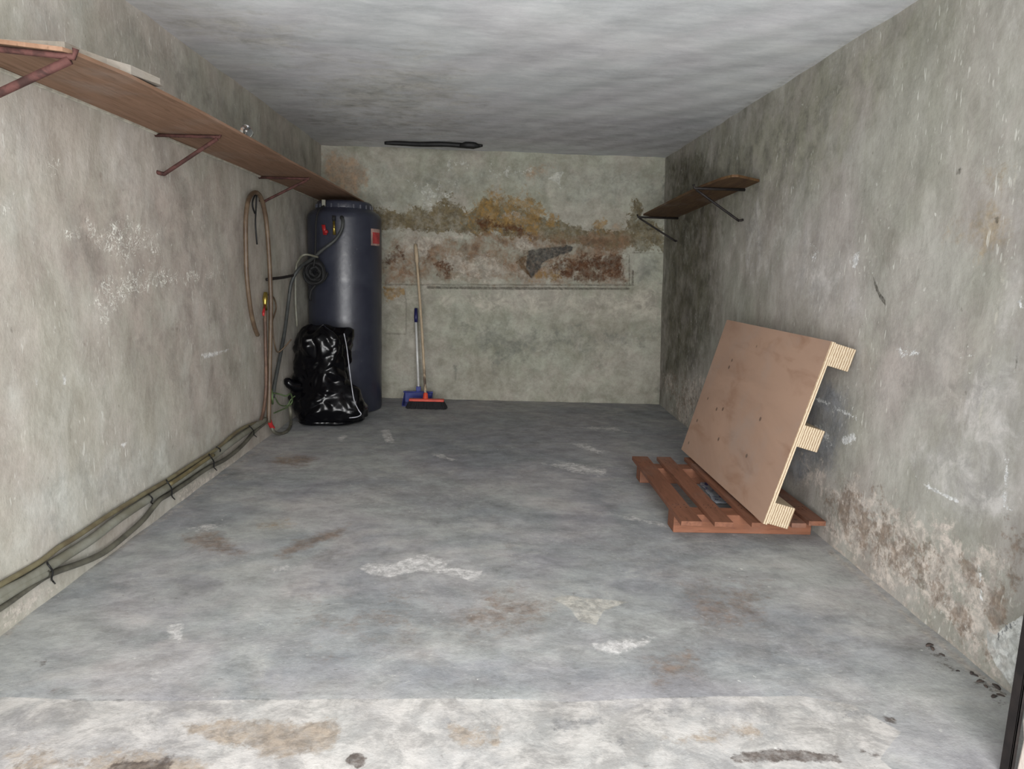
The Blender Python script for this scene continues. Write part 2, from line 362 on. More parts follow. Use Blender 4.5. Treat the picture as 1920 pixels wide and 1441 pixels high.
def back_disp(P, px, py):
    d = np.zeros(P.shape)
    recess = (py < 533) & (py > 470) & (px < 1183) | (py <= 470) & (py > 430) & (px < 1183) & (px > 600)
    recess |= (py > 541) & (py < 624) & (px < 761)
    d[:, 1] = np.where(recess, .0, -.022)
    spall = sdf((px, py), [(972,484),(1000,466),(1075,461),(1040,482),(1010,505),(996,522)])
    d[:, 1] += np.where(spall < 0, .018, 0)
    up = py < 430
    d[:, 1] = np.where(up, -.012, d[:, 1])
    rng = np.random.RandomState(3); 
    d[:, 1] += .004*np.sin(P[:, 0]*9+1.3)*np.sin(P[:, 2]*7)+.0025*np.sin(P[:, 0]*31+P[:, 2]*17)
    return d
grid_surface('wall_back', bilinear(bBL+[-.06,0,-.01], bBR+[.06,0,-.01], bTR+[.06,0,.05], bTL+[-.06,0,.05]), 340, 246, M['back'], BM, flip=True, disp=back_disp)

# --- left wall (u = depth, v = height)
LM = {
 's_scr': [([(170,425),(235,412),(300,440),(305,475),(235,490),(180,475)], 26, .74), ([(175,540),(205,515),(330,510),(345,530),(250,548),(205,580),(195,600),(180,580)], 20, .95), ([(118,430),(140,425),(150,445),(120,450)], 8, .8), ([(85,305),(115,300),(112,330),(90,325)], 10, .85),([(350,505),(400,510),(395,525),(350,525)],10,.75),([(0,595),(40,600),(30,612),(0,608)],8,.9),([(0,380),(25,390),(20,405),(0,405)],8,.8)],
 's_smear': [([(375,664),(430,655),(415,662),(385,671)], 4, .95), ([(225,832),(240,828),(232,838)], 3, .9), ([(118,700),(124,700),(124,722),(118,722)],2.5,.85), ([(66,705),(72,702),(72,725),(67,725)],3,.8), ([(126,635),(134,638),(132,641),(126,638)],2,.9), ([(160,860),(170,855),(163,868)],3,.8)],
 's_dark': [([(250,40),(600,280),(600,350),(380,215),(310,160),(200,60)], 28, .72), ([(520,350),(600,380),(600,620),(540,600),(520,460)], 30, .6)],  # shade above the shelf painted into the wall; also darker beside the tank
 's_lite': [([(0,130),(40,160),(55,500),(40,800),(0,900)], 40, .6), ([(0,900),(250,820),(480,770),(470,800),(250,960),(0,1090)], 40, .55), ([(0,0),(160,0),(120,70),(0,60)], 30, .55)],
 's_pink': [([(300,280),(470,330),(490,800),(380,800),(280,700),(60,520),(60,360)], 70, .6), ([(60,1040),(330,930),(350,905),(320,935),(60,1100)],20,.5)],
 's_ring': [([(66,512),(80,520),(98,516),(106,510),(98,519),(80,523)], 2, .85)],
 's_base': [([(330,925),(500,822),(510,832),(340,945)], 6, .8), ([(0,1150),(60,1110),(130,1085),(100,1110),(0,1190)], 10, .7)],
 's_spot': [([(188,322),(193,322),(193,342),(189,342)], 2.5, .8), ([(155,640),(165,638),(162,650),(155,650)], 4, .6), ([(320,590),(345,600),(340,680),(325,700),(318,640)],16,.5), ([(186,245),(192,245),(190,262),(187,262)],3,.5)],
}
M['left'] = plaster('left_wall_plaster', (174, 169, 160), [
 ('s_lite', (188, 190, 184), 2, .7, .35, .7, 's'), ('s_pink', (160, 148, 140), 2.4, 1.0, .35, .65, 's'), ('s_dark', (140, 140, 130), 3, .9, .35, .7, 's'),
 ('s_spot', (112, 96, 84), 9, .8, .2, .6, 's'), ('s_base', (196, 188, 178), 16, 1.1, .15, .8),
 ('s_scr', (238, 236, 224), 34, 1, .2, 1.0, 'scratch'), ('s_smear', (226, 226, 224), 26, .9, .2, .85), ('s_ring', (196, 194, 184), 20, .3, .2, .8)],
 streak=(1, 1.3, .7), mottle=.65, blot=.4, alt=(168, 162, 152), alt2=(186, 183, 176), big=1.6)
def wob(ax):
    def f(P, px, py):
        d = np.zeros(P.shape); a, b = [i for i in range(3) if i != ax]
        d[:, ax] = .003*np.sin(P[:, a]*6.1+.7)*np.sin(P[:, b]*5.3+.3)+.0016*np.sin(P[:, a]*19+P[:, b]*13)
        return d
    return f
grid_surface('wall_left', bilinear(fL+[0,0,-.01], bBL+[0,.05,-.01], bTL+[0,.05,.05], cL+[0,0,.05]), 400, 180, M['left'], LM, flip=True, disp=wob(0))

# --- right wall
RM = {
 's_olive_shade': [([(1247,296),(1330,300),(1350,420),(1345,600),(1300,690),(1240,720),(1236,752)], 26, .9)],  # dark olive tone with shade at the far end painted in
 's_up': [([(1247,296),(1730,0),(1800,0),(1640,200),(1560,330),(1400,420),(1330,420)], 50, .8)],  # upper wall shade painted in as a darker olive tone
 's_dirt': [([(1545,930),(1580,900),(1640,925),(1700,985),(1760,1040),(1740,1090),(1690,1080),(1640,1060),(1560,990)], 24, .62), ([(1690,1075),(1760,1080),(1850,1190),(1870,1240),(1800,1200)], 20, .6), ([(1800,1040),(1835,1050),(1838,1100),(1808,1105)], 9, .85), ([(1850,1105),(1885,1100),(1890,1165),(1860,1185),(1842,1150)], 8, .85), ([(1880,950),(1920,1000),(1920,1130),(1880,1100)],20,.6), ([(1225,700),(1290,690),(1330,760),(1270,800)],14,.45)],
 's_efflo': [([(1540,915),(1600,900),(1700,950),(1860,1020),(1900,1180),(1890,1290),(1640,1085),(1560,1020)], 26, .66), ([(1246,705),(1258,700),(1270,730),(1250,735)], 8, .85), ([(1290,715),(1320,700),(1330,760),(1285,800),(1262,770)], 12, .85), ([(1490,850),(1560,880),(1560,930),(1500,900)],14,.6)],
 's_deck_shadow': [([(1500,690),(1590,735),(1600,800),(1560,880),(1500,905),(1470,890)], 24, .8)],  # bluish shadow behind the leaning deck, painted into the wall colour
 's_pink': [([(1640,560),(1830,560),(1840,800),(1700,820),(1600,720)], 40, .75)],
 's_lite': [([(1838,690),(1920,640),(1920,1000),(1800,980),(1700,860),(1800,800)], 34, .7), ([(1890,0),(1920,0),(1920,640),(1860,640),(1895,480),(1905,300)], 20, .55), ([(1380,400),(1520,400),(1600,480),(1620,590),(1500,600),(1400,520)], 40, .45),([(1420,340),(1432,340),(1420,430),(1408,430)],7,.6)],
 's_ochre': [([(1780,430),(1850,380),(1905,400),(1900,470),(1840,490),(1780,470)], 24, .6), ([(1840,320),(1900,310),(1880,370)],16,.5)],
 's_chalk': [([(1576,822),(1600,812),(1605,825),(1585,835)], 4, 1), ([(1505,738),(1530,740),(1610,783),(1606,786),(1560,765)], 3, .62), ([(1520,800),(1545,795),(1560,830),(1550,840)], 7, .6),([(1715,895),(1750,912),(1800,940),(1798,943),(1745,917)],2.5,.95),([(1885,860),(1890,855),(1888,900),(1883,945),(1905,955),(1900,960),(1880,950)],3,.9),([(1905,560),(1915,560),(1918,580),(1905,570)],4,.9),([(1595,485),(1612,470),(1612,492),(1600,500)],4,.75),([(1680,650),(1725,658),(1720,664),(1690,672)],4,.65),([(1800,665),(1830,662),(1825,670),(1802,672)],3,.6),([(1520,455),(1535,475),(1525,500)],4,.6),([(1835,1060),(1839,1060),(1841,1130),(1837,1130)],1.6,.9),([(1620,850),(1632,852),(1628,856)],3,.8)],
 's_seam': [([(1903,300),(1908,300),(1888,494),(1855,688),(1840,799),(1835,799),(1850,688),(1883,494)], 2.5, .8),([(1400,470),(1640,480),(1780,485),(1780,488),(1640,484),(1400,474)],3,.7)],
 's_mark': [([(1636,512),(1641,525),(1650,548),(1660,562),(1659,572),(1650,560),(1641,538)], 2, 1), ([(1905,663),(1909,663),(1905,696),(1902,696)], 2, 1),([(1790,320),(1800,310),(1806,318),(1792,335)],3,.7),([(1862,408),(1872,402),(1870,420),(1863,420)],3,.8)],
 's_patch': [([(1850,1180),(1866,1190),(1890,1170),(1925,1150),(1925,1330),(1900,1290),(1868,1245),(1852,1215)], 4, 1)],
 's_edge': [([(1866,1195),(1880,1180),(1900,1165),(1915,1158),(1900,1175),(1885,1185),(1868,1202)], 2.5, .9)],
 's_foot': [([(1560,1018),(1680,1118),(1890,1285),(1890,1300),(1676,1128),(1555,1028)], 6, .75)],
}
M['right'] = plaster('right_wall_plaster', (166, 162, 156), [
 ('s_up', (134, 133, 118), 3, .8, .35, .9, 's'), ('s_olive_shade', (88, 85, 70), 3, .6, .35, .92, 's'), ('s_pink', (170, 161, 156), 3, .9, .3, .5),
 ('s_lite', (200, 197, 194), 3, .9, .3, .7, 's'), ('s_deck_shadow', (126, 130, 136), 4, .7, .25, .8), ('s_ochre', (150, 134, 108), 8, 1.1, .25, .65),
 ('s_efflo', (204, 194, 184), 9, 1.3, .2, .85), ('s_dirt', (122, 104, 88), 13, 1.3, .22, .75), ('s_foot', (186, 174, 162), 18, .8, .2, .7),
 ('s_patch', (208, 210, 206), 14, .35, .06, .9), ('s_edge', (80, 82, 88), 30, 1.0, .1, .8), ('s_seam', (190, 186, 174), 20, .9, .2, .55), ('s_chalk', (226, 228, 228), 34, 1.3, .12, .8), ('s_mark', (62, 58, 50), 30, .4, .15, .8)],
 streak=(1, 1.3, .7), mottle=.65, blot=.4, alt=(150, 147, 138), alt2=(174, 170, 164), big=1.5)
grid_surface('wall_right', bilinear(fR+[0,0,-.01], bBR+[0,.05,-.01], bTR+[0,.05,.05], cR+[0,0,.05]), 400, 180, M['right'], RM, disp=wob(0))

# --- ceiling
CM = {
 's_far': [([(600,272),(1247,296),(1420,190),(1200,230),(900,215),(600,200),(480,175)], 40, .75)],  # light falloff towards the back, painted in as a darker tone
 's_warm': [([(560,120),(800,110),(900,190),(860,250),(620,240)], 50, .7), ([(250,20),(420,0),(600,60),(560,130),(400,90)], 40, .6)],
 's_edge': [([(1247,292),(1480,140),(1725,-10),(1735,-5),(1485,150),(1250,300)], 4, .75)],
}
M['ceil'] = plaster('brushed_limewash_ceiling', (214, 216, 218), [
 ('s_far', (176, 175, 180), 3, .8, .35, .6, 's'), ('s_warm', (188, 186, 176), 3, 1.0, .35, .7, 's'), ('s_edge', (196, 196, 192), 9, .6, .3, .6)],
 streak=(.7, 1.7, 1), mottle=.75, alt=(198, 200, 204), alt2=(220, 222, 224), specks=False, bs=.10, big=1.1, blot=.4)
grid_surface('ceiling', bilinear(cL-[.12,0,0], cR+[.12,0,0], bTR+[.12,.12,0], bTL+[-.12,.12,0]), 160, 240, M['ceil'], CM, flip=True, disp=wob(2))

# --- floor
FM = {
 's_far': [([(600,752),(1235,752),(1290,850),(1180,860),(1050,900),(760,860),(560,830)], 40, .75), ([(660,905),(740,885),(760,905),(690,920)], 16, .6), ([(780,930),(900,915),(900,950),(800,950)], 16, .5), ([(330,1090),(370,1075),(420,1090),(380,1110)],12,.8),([(540,1100),(610,1085),(620,1110),(560,1120)],12,.7),([(1080,1040),(1230,1010),(1280,1060),(1130,1090)],30,.55),([(650,1300),(800,1250),(850,1270),(700,1310)],16,.65),([(930,1020),(1070,1010),(1040,1090),(950,1080)],20,.4),([(1300,1120),(1390,1105),(1420,1150),(1330,1170)],20,.6),([(900,1240),(1300,1230),(1300,1310),(900,1300)],30,.45)],
 's_smoke': [([(690,1160),(900,1130),(1250,1120),(1300,1200),(1000,1230),(700,1220)],60,.6), ([(650,880),(900,870),(960,960),(760,1000)],50,.6), ([(1000,990),(1300,1020),(1500,1160),(1480,1290),(1150,1290),(1190,1180),(1260,1110)],50,.6), ([(1190,1205),(1330,1215),(1350,1290),(1180,1290)],18,.65), ([(320,1085),(420,1080),(430,1110),(340,1120)],14,.75), ([(530,1095),(620,1088),(610,1115),(550,1120)],12,.75), ([(820,1270),(960,1255),(1000,1285),(850,1300)],14,.65), ([(200,1200),(240,1195),(240,1215)],10,.6), ([(340,1010),(420,1000),(400,1022)],8,.75)],
 's_brown': [([(340,1000),(400,988),(470,1035),(420,1045),(350,1030)], 12, .65), ([(515,1040),(560,1010),(620,990),(660,980),(640,1005),(570,1030),(530,1048)], 8, .78), ([(500,868),(560,850),(600,860),(560,875)], 8, .8), ([(840,1140),(940,1100),(1040,1120),(1020,1180),(880,1190)], 30, .6), ([(1280,1100),(1440,1090),(1430,1170),(1300,1180)], 24, .6),([(1200,1240),(1300,1210),(1330,1270),(1230,1290)],20,.6),([(560,1130),(800,1110),(820,1200),(600,1220)],50,.45),([(930,1010),(990,1015),(960,1060)],14,.4),([(90,1290),(120,1285),(100,1305)],6,.7)],
 's_ochre': [([(480,985),(540,970),(560,985),(500,992)], 8, .75), ([(500,855),(540,850),(580,860),(530,868)],7,.6)],
 's_white': [([(665,1065),(690,1055),(735,1055),(790,1038),(815,1045),(855,1050),(830,1062),(905,1068),(905,1082),(880,1090),(850,1080),(815,1072),(780,1072),(730,1082),(695,1078)], 6, .85),
   ([(1105,1205),(1160,1198),(1230,1192),(1215,1210),(1160,1228),(1120,1222)], 9, .75), ([(1120,958),(1170,965),(1245,978),(1260,990),(1180,975)], 7, .8), ([(1000,868),(1060,862),(1150,878),(1130,895),(1070,885)], 9, .72), ([(1060,828),(1100,830),(1140,848),(1110,850)], 6, .75), ([(1030,800),(1150,798),(1190,812),(1130,808)], 5, .72), ([(712,806),(730,803),(742,832),(722,828)], 4, .85), ([(628,822),(645,812),(655,818),(640,828)], 4, .75), ([(798,850),(830,850),(860,862),(845,865)], 5, .8), ([(330,988),(400,980),(440,985),(370,1000)], 9, .7), ([(310,1170),(350,1160),(340,1210),(315,1200)], 12, .7), ([(270,1250),(330,1230),(350,1260),(280,1290)],18,.55),([(500,1060),(580,1050),(570,1070),(510,1080)],10,.6),([(200,1235),(240,1240),(230,1250)],6,.6),([(955,838),(965,838),(962,842)],5,.8),([(690,770),(730,765),(705,775)],5,.6),([(1230,1000),(1270,1000),(1260,1020)],14,.55),([(400,965),(430,962),(420,972)],5,.6)],
 's_heart': [([(1030,1122),(1060,1115),(1180,1128),(1132,1145),(1118,1172),(1085,1165),(1068,1140)], 4, .9)],
 's_strip': [([(0,1306),(200,1313),(560,1310),(960,1309),(1060,1314),(1200,1308),(1500,1304),(1600,1320),(1690,1370),(1650,1420),(1740,1500),(-200,1500),(-200,1306)], 4, .97)],
 's_seam': [([(0,1304),(200,1311),(560,1308),(960,1308),(1060,1313),(1200,1307),(1500,1304),(1500,1306),(1200,1310),(1060,1316),(960,1311),(560,1311),(200,1314),(0,1307)], 1.6, .75)],
 's_tan': [([(340,1355),(420,1335),(560,1345),(640,1335),(650,1380),(620,1410),(520,1430),(440,1400),(350,1380)], 14, .72), ([(0,1400),(340,1395),(420,1441),(400,1500),(0,1500)], 20, .6), ([(1220,1380),(1400,1350),(1440,1380),(1300,1400)], 16, .65), ([(820,1350),(950,1350),(940,1400),(840,1400)], 16, .6)],
 's_greyp': [([(1015,1350),(1100,1340),(1135,1325),(1130,1350),(1080,1370),(1040,1372)], 9, .75), ([(1100,1385),(1200,1378),(1190,1395)], 9, .65), ([(1560,1330),(1640,1320),(1640,1350),(1580,1350)], 9, .6), ([(780,1340),(860,1350),(840,1360)],10,.6), ([(1180,1330),(1280,1318),(1300,1335),(1200,1340)],7,.5)],
 's_darkp': [([(205,1430),(230,1420),(270,1425),(330,1412),(320,1441),(360,1460),(200,1460)], 8, .85), ([(648,1415),(675,1410),(690,1425),(670,1441),(650,1432)], 5, .9), ([(1360,1415),(1440,1400),(1570,1410),(1580,1428),(1450,1425),(1380,1430)], 6, .85), ([(800,1415),(830,1412),(810,1422)],5,.6), ([(1590,1400),(1690,1410),(1640,1425)],7,.6), ([(50,1240),(100,1230),(90,1250)],8,.7), ([(1655,1340),(1680,1340),(1685,1355),(1660,1360)],6,.7)],
 's_rim': [([(1560,1030),(1676,1128),(1890,1302),(1880,1312),(1660,1130),(1550,1035)], 5, .75), ([(0,1190),(80,1105),(262,995),(500,826),(520,826),(275,1000),(100,1115),(10,1200)], 6, .6)],
 's_grime': [([(1740,1212),(1770,1225),(1790,1260),(1770,1250)], 7, .7), ([(1826,1260),(1885,1300),(1880,1320),(1830,1275)], 9, .65)],
}
M['floor'] = plaster('worn_concrete_floor', (162, 162, 161), [
 ('s_far', (138, 140, 146), 3.5, 1.0, .35, .55, 's'), ('s_smoke', (118, 116, 116), 6, .9, .3, .55), ('s_brown', (124, 106, 92), 9, .8, .3, .8, 's'), ('s_ochre', (156, 132, 98), 8, .6, .3, .75),
 ('s_strip', (184, 180, 175), 3.5, .12, .1, .75), ('s_tan', (150, 137, 122), 10, .7, .14, .85), ('s_greyp', (136, 136, 136), 11, 1.1, .12, .75), ('s_seam', (104, 104, 102), 14, 1.0, .25, .6),
 ('s_white', (204, 202, 200), 14, .5, .12, .92), ('s_heart', (190, 186, 176), 11, .3, .12, .75), ('s_darkp', (82, 72, 66), 16, .7, .14, .9),
 ('s_rim', (176, 168, 158), 16, .9, .2, .6), ('s_grime', (96, 90, 84), 30, 1.6, .12, .8)],
 streak=(.85, 1.15, 1), mottle=.8, alt=(136, 138, 142), alt2=(176, 173, 170), big=1.1, bs=.3, blot=.85, dash=(40, 60, 60), dop=.18)
# far and side parts of the floor slab lie just under the walls
gA = np.array([-1.75, -.5, 0]); gB = np.array([1.85, -.5, 0]); gC = np.array([1.75, YB+.12, 0]); gD = np.array([-1.65, YB+.12, 0])
def floor_disp(P, px, py):
    d = np.zeros(P.shape); d[:, 2] = .0012*np.sin(P[:, 0]*7)*np.sin(P[:, 1]*6)+.0008*np.sin(P[:, 0]*23+P[:, 1]*17)
    d[:, 2] -= np.where((py > 1310) & (P[:, 1] < 2), .0012, 0); return d
grid_surface('floor', bilinear(gA, gB, gC, gD), 280, 540, M['floor'], FM, disp=floor_disp)

# --- front wall with the door opening, behind and beside the camera's view
M['pier'] = plaster('front_pier_plaster', (206, 196, 188), [], mottle=.5, alt=(190, 180, 170), specks=False)
def wall_box(name, a, b):
    m = MB(); m.box(a, b); return tag(m.build(name, M['pier']), kind='structure')
mb = MB()
prof = [(1.303, .0), (1.309, .11), (1.300, .16), (1.312, .22), (1.303, .3), (1.315, .36), (1.309, .43), (1.317, .5), (1.317, 2.3)]
V = []; 
for x, z in [(q[0]-.024, q[1]) for q in prof]: V += [(x, 1.19, z), (x-.006, 1.452, z), (1.75, 1.452, z), (1.75, 1.19, z)]
F = [(0, 3, 2, 1)]
for i in range(len(prof)-1):
    for k in range(4): a = i*4+k; b = i*4+(k+1) % 4; F.append((a, b, b+4, a+4))
F.append(tuple(len(prof)*4-4+k for k in range(4))); mb.add(V, F)
tag(mb.build('wall_front_right', M['pier'], bevel=.006), kind='structure')
wall_box('wall_front_left', (-1.7, 1.19, 0), (-1.34, 1.44, 2.3))
wall_box('wall_front_lintel', (-1.7, 1.19, 2.12), (1.75, 1.44, 2.45))
mb = MB(); mb.box((1.262, 1.455, 0), (1.267, 1.485, 2.12)); mb.box((1.262, 1.455, 0), (1.274, 1.459, 2.12)); 
tag(mb.build('trim_1', M['dark_steel'], bevel=.001), kind='structure')

# ------------------------------------------------------------------ left shelf
ZS = 1.728
sh = empty('wall_shelf', (XL, 4.0, ZS), 'long brown wooden shelf board running high along the left wall', 'shelf')
mb = MB()
oy = [1.955, 2.0, 2.25, 2.8, 3.4, 4.0, 4.6, 5.2, 5.8, 6.22]; ox = [-1.135, -1.125, -1.118, -1.125, -1.12, -1.128, -1.12, -1.124, -1.13, -1.13]
T = .011
for i in range(len(oy)-1):
    pass
def sag(y): return .030*max(0, min(1, (2.5-y)/.55))
V = []
for x, y in zip(ox, oy): V += [(XL+.004, y, ZS), (x, y, ZS-sag(y)), (x, y, ZS-sag(y)+T), (XL+.004, y, ZS+T)]
F = [(0, 1, 2, 3)]
n = len(oy)
for i in range(n-1):
    for k in range(4): a = i*4+k; b = i*4+(k+1) % 4; F.append((a, a+4, b+4, b))
F.append(tuple(n*4-1-k for k in range(4))); mb.add(V, F)
mb.build('shelf_board', M['shelf'], sh)
mb = MB(); pts = [(XL+.008, y, ZS-.004+.002*math.sin(y*5)) for y in np.linspace(1.8, 6.15, 24)]
mb.tube(pts, .007, 6, 2); mb.build('mortar_bead', M['board_edge'], sh)['label'] = 'pale mortar bead along the wall'
def bracket(parent, tip, y, wallx, drop, ra, rs_):
    """horizontal arm from wall to tip and a strut back down to the wall"""
    tx, tz = tip
    b = MB(); b.tube([(wallx, y, ZS-ra-.004), (tx, y, tz-ra), (tx+.005, y, tz+.012)], ra, 8, 1); A = b.build('bracket', M['steel_rust'], parent, True)
    s_ = MB(); s_.tube([(tx-.012, y, tz-ra*2), (wallx+.055, y, ZS-drop+.004), (wallx+.03, y, ZS-drop-.010), (wallx, y, ZS-drop-.004)], rs_, 8, 3); s_.build('strut', M['steel_rust'], A, True)
    return A
def shelf_at(px): return (1300*1.12/(924-px)+.09)/.987
y1_ = shelf_at(137)+.01
bracket(sh, (-1.118, ZS-sag(y1_)), y1_, XL, .20, .0085, .0115)
bracket(sh, (-1.222, ZS-.002), LW(290, 247)[1], XL, .165, .0075, .0090)
bracket(sh, (-1.19, ZS-.002), 4.62, XL, .15, .008, .0085)

# top loose board
lb = MB()
zt = ZS+T+.016
top = [on(x, y, 2, zt) for x, y in [(70, 76), (121, 78), (150, 91), (200, 109), (245, 122), (300, 147), (307, 153)]]
top[0][0] = top[1][0]-.01; top[0][1] = top[1][1]-.002
V = []
for p in top: V += [(XL+.01, p[1], ZS+T+.001), (p[0], p[1], ZS-sag(p[1])+T+.001), (p[0], p[1], zt), (XL+.01, p[1], zt)]
F = [(0, 1, 2, 3)]
for i in range(len(top)-1):
    for k in range(4): a = i*4+k; b = i*4+(k+1) % 4; F.append((a, a+4, b+4, b))
F.append(tuple(len(top)*4-1-k for k in range(4))); lb.add(V, F)
tag(lb.build('loose_board', M['grey_board']), 'short weathered grey board lying on the near end of the left shelf', 'board')
# glass bulb on the shelf
r = .029; pb = on(462, 246, 2, ZS+T+.029)
gb = empty('light_bulb', (pb[0], pb[1], ZS+T), 'clear round glass bulb lying on the left wall shelf', 'light bulb')
def lathe_y(prof, seg=28):
    m = MB(); m.lathe(prof, (0, 0, 0), seg); m.v = [(pb[0]+x, pb[1]+z, pb[2]-y) for x, y, z in m.v]; return m
lathe_y([(0, -r)]+[(r*math.sin(a), -r*math.cos(a)) for a in np.linspace(.2, 2.6, 14)]+[(.012, r+.008)]).build('glass_globe', M['glass'], gb, True)
lathe_y([(.012, r+.006), (.0135, r+.010), (.012, r+.014), (.0135, r+.018), (.012, r+.022), (.0135, r+.027), (.006, r+.032), (0, r+.033)]).build('screw_base', M['hose_grey'], gb, True)

# ------------------------------------------------------------------ right shelf
def zr(y): return 1.721-.0393*(y-4.14)
def RS(px, py, dz=0):
    z = 1.69
    for _ in range(8): P = on(px, py, 2, z+dz); z = zr(P[1])
    return P
rs = empty('wall_shelf', (XR, 5, 1.69), 'short dark brown shelf board high on the right wall', 'shelf')
mb = MB(); V = []
pr = [RS(*q) for q in ((1384, 332), (1372, 332), (1352, 337), (1310, 353), (1260, 377), (1206, 404))]
wy = [4.10, 4.35, 4.7, 5.0, 5.5, 5.98]
for p, y2 in zip(pr, wy): V += [(p[0], p[1], zr(p[1])), (XR-.004, y2, zr(y2)), (XR-.004, y2, zr(y2)+.014), (p[0], p[1], zr(p[1])+.014)]
F = [(0, 1, 2, 3)]
for i in range(len(pr)-1):
    for k in range(4): a = i*4+k; b = i*4+(k+1) % 4; F.append((a, a+4, b+4, b))
F.append(tuple(len(pr)*4-1-k for k in range(4))); mb.add(V, F); mb.build('shelf_board', M['shelf2'], rs)
for tip, (wx, wy_), (sx, sy_) in (((1303, 352), (1395, 361), (1388, 404)), ((1203, 403), (1266, 410), (1262, 436))):
    tp = RS(tip[0], tip[1], -.010); q = RW(wx, wy_, .004); q[1] = (q[1]+tp[1])/2; tp[1] = q[1]; z0 = zr(q[1])-.010; tp[2] = z0; q[2] = z0
    mb = MB(); mb.tube([q, tp, tp+np.array([-.006, 0, .022])], .0085, 8, 1); A = mb.build('bracket', M['dark_steel'], rs, True)
    e = RW(sx, sy_, .0); dz = q[2]-e[2]
    mb = MB(); mb.tube([tp+np.array([.012, 0, -.008]), (XR-.05, q[1], z0-.17), (XR-.025, q[1], z0-.182), (XR, q[1], z0-.178)], .0075, 8, 3); mb.build('strut', M['dark_steel'], A, True)

# ------------------------------------------------------------------ water tank
TC = np.array([-1.206, 5.78, 0.0]); TR_ = .293
tk = empty('water_tank', TC, 'tall dark blue-grey cylindrical plastic tank in the back left corner', 'tank')
mb = MB(); mb.lathe([(0, 0), (TR_-.02, 0), (TR_-.004, .01), (TR_, .03), (TR_, .5), (TR_+.002, .52), (TR_, .54), (TR_, 1.05), (TR_+.002, 1.07), (TR_, 1.09), (TR_, 1.545), (TR_-.006, 1.575), (TR_-.025, 1.60), (TR_-.06, 1.617), (.225, 1.628), (0, 1.63)], TC, 72)
autosmooth(mb.build('body', M['tank'], tk), .5)
mb = MB(); mb.lathe([(.20, 1.618), (.222, 1.622), (.222, 1.65), (.215, 1.672), (.20, 1.684), (0, 1.69)], TC, 48); 
for k in range(24):
    a = 2*PI*k/24; x = TC[0]+.221*math.cos(a); y = TC[1]+.221*math.sin(a); mb.box((x-.006, y-.006, 1.625), (x+.006, y+.006, 1.655))
autosmooth(mb.build('screw_lid', M['tank'], tk), .5)
def tank_pt(px, py, out=0.0):
    v = ray(px, py); R_ = TR_+out
    a = v[0]**2+v[1]**2; b = -2*(v[0]*TC[0]+v[1]*TC[1]); c = TC[0]**2+TC[1]**2-R_**2
    D_ = b*b-4*a*c
    t_ = (-b-math.sqrt(max(D_, 0)))/(2*a); return CAM+t_*v
# sticker wraps round the right side
mb = MB(); V = []; 
a0 = -.62; a1 = -.19
for k in range(9):
    a = a0+(a1-a0)*k/8
    for z in (1.345, 1.475): V.append((TC[0]+(TR_+.0015)*math.cos(a), TC[1]+(TR_+.0015)*math.sin(a), z))
mb.add(V, [(2*k, 2*k+2, 2*k+3, 2*k+1) for k in range(8)])
V = []
for k in range(9):
    a = a0+.06+(a1-a0-.08)*k/8
    for z in (1.36, 1.448): V.append((TC[0]+(TR_+.003)*math.cos(a), TC[1]+(TR_+.003)*math.sin(a), z))
mb.add(V, [(2*k, 2*k+2, 2*k+3, 2*k+1) for k in range(8)], 1)
mb.build('sticker', [plain('sticker_cream', (170, 140, 130), .6), plain('sticker_red', (170, 62, 62), .6)], tk)['label'] = 'small red and cream warning sticker'
# fittings
a = tank_pt(627, 440, .03); b = tank_pt(626, 414, .03)
mb = MB(); mb.tube([a, (a+b)/2, b], [.012, .010, .009], 12, 1); mb.tube([tank_pt(626, 428), tank_pt(626, 428, .04)], .010, 10, 1)
vv = mb.build('valve', M['brass'], tk, True)
mb = MB(); mb.tube([b, tank_pt(626, 404, .03)], .013, 12, 1); mb.build('valve_cap', M['black_rubber'], vv, True)
a = tank_pt(609, 423, .02)
mb = MB(); mb.tube([tank_pt(610, 436), tank_pt(612, 434, .045)], .014, 12, 1); mb.obox(tank_pt(606, 440, .03), (.028, -.004, .0), (0, .008, 0), (-.012, 0, .075)); mb.build('valve_handle', M['red'], vv, True)
mb = MB(); mb.tube([tank_pt(641, 408), tank_pt(641, 408, .03)], .016, 12, 1); mb.build('outlet_fitting', M['black_rubber'], tk, True)
mb = MB(); q = tank_pt(607, 384, -.02); mb.box((q[0]-.012, q[1]-.01, 1.63), (q[0]+.014, q[1]+.012, 1.675)); mb.build('float_box', M['conduit'], tk)

# hose from the tank fitting across to the wall and down
P = [tank_pt(641, 408, .03), tank_pt(643, 416, .06), tank_pt(640, 432, .07), tank_pt(628, 450, .06), YY(605, 468, 5.40), YY(585, 485, 5.32)]+[LW(562, 502, .10), LW(547, 528, .05), LW(541, 565, .03), LW(534, 620, .03), LW(525, 668, .03), LW(515, 720, .03), LW(512, 745, .03)]
mb = MB(); mb.tube(P, .0125, 10, 6)
tag(mb.build('tank_hose', M['hose_grey'], None, True), 'dark grey hose curving from the tank fitting down the left wall', 'hose')
mb = MB(); mb.tube([YY(607, 386, 5.46), YY(598, 394, 5.40), YY(593, 412, 5.37), YY(592, 440, 5.36), YY(591, 475, 5.35), YY(588, 500, 5.35)], .0075, 8, 6)
tag(mb.build('black_cable', M['black_rubber'], None, True), 'thin black cable hanging down the left side of the tank from its lid', 'cable')
mb = MB(); P = [YY(596, 482, 5.36), LW(572, 477, .12), LW(560, 488, .06), LW(555, 505, .03), LW(554, 560, .02), LW(557, 612, .02)]
mb.tube(P, .008, 8, 6); tag(mb.build('grey_cable', M['conduit'], None, True), 'light grey cable arching over to the left wall beside the cable coil', 'cable')
mb = MB(); cc = YY(590, 510, 5.40); P = []
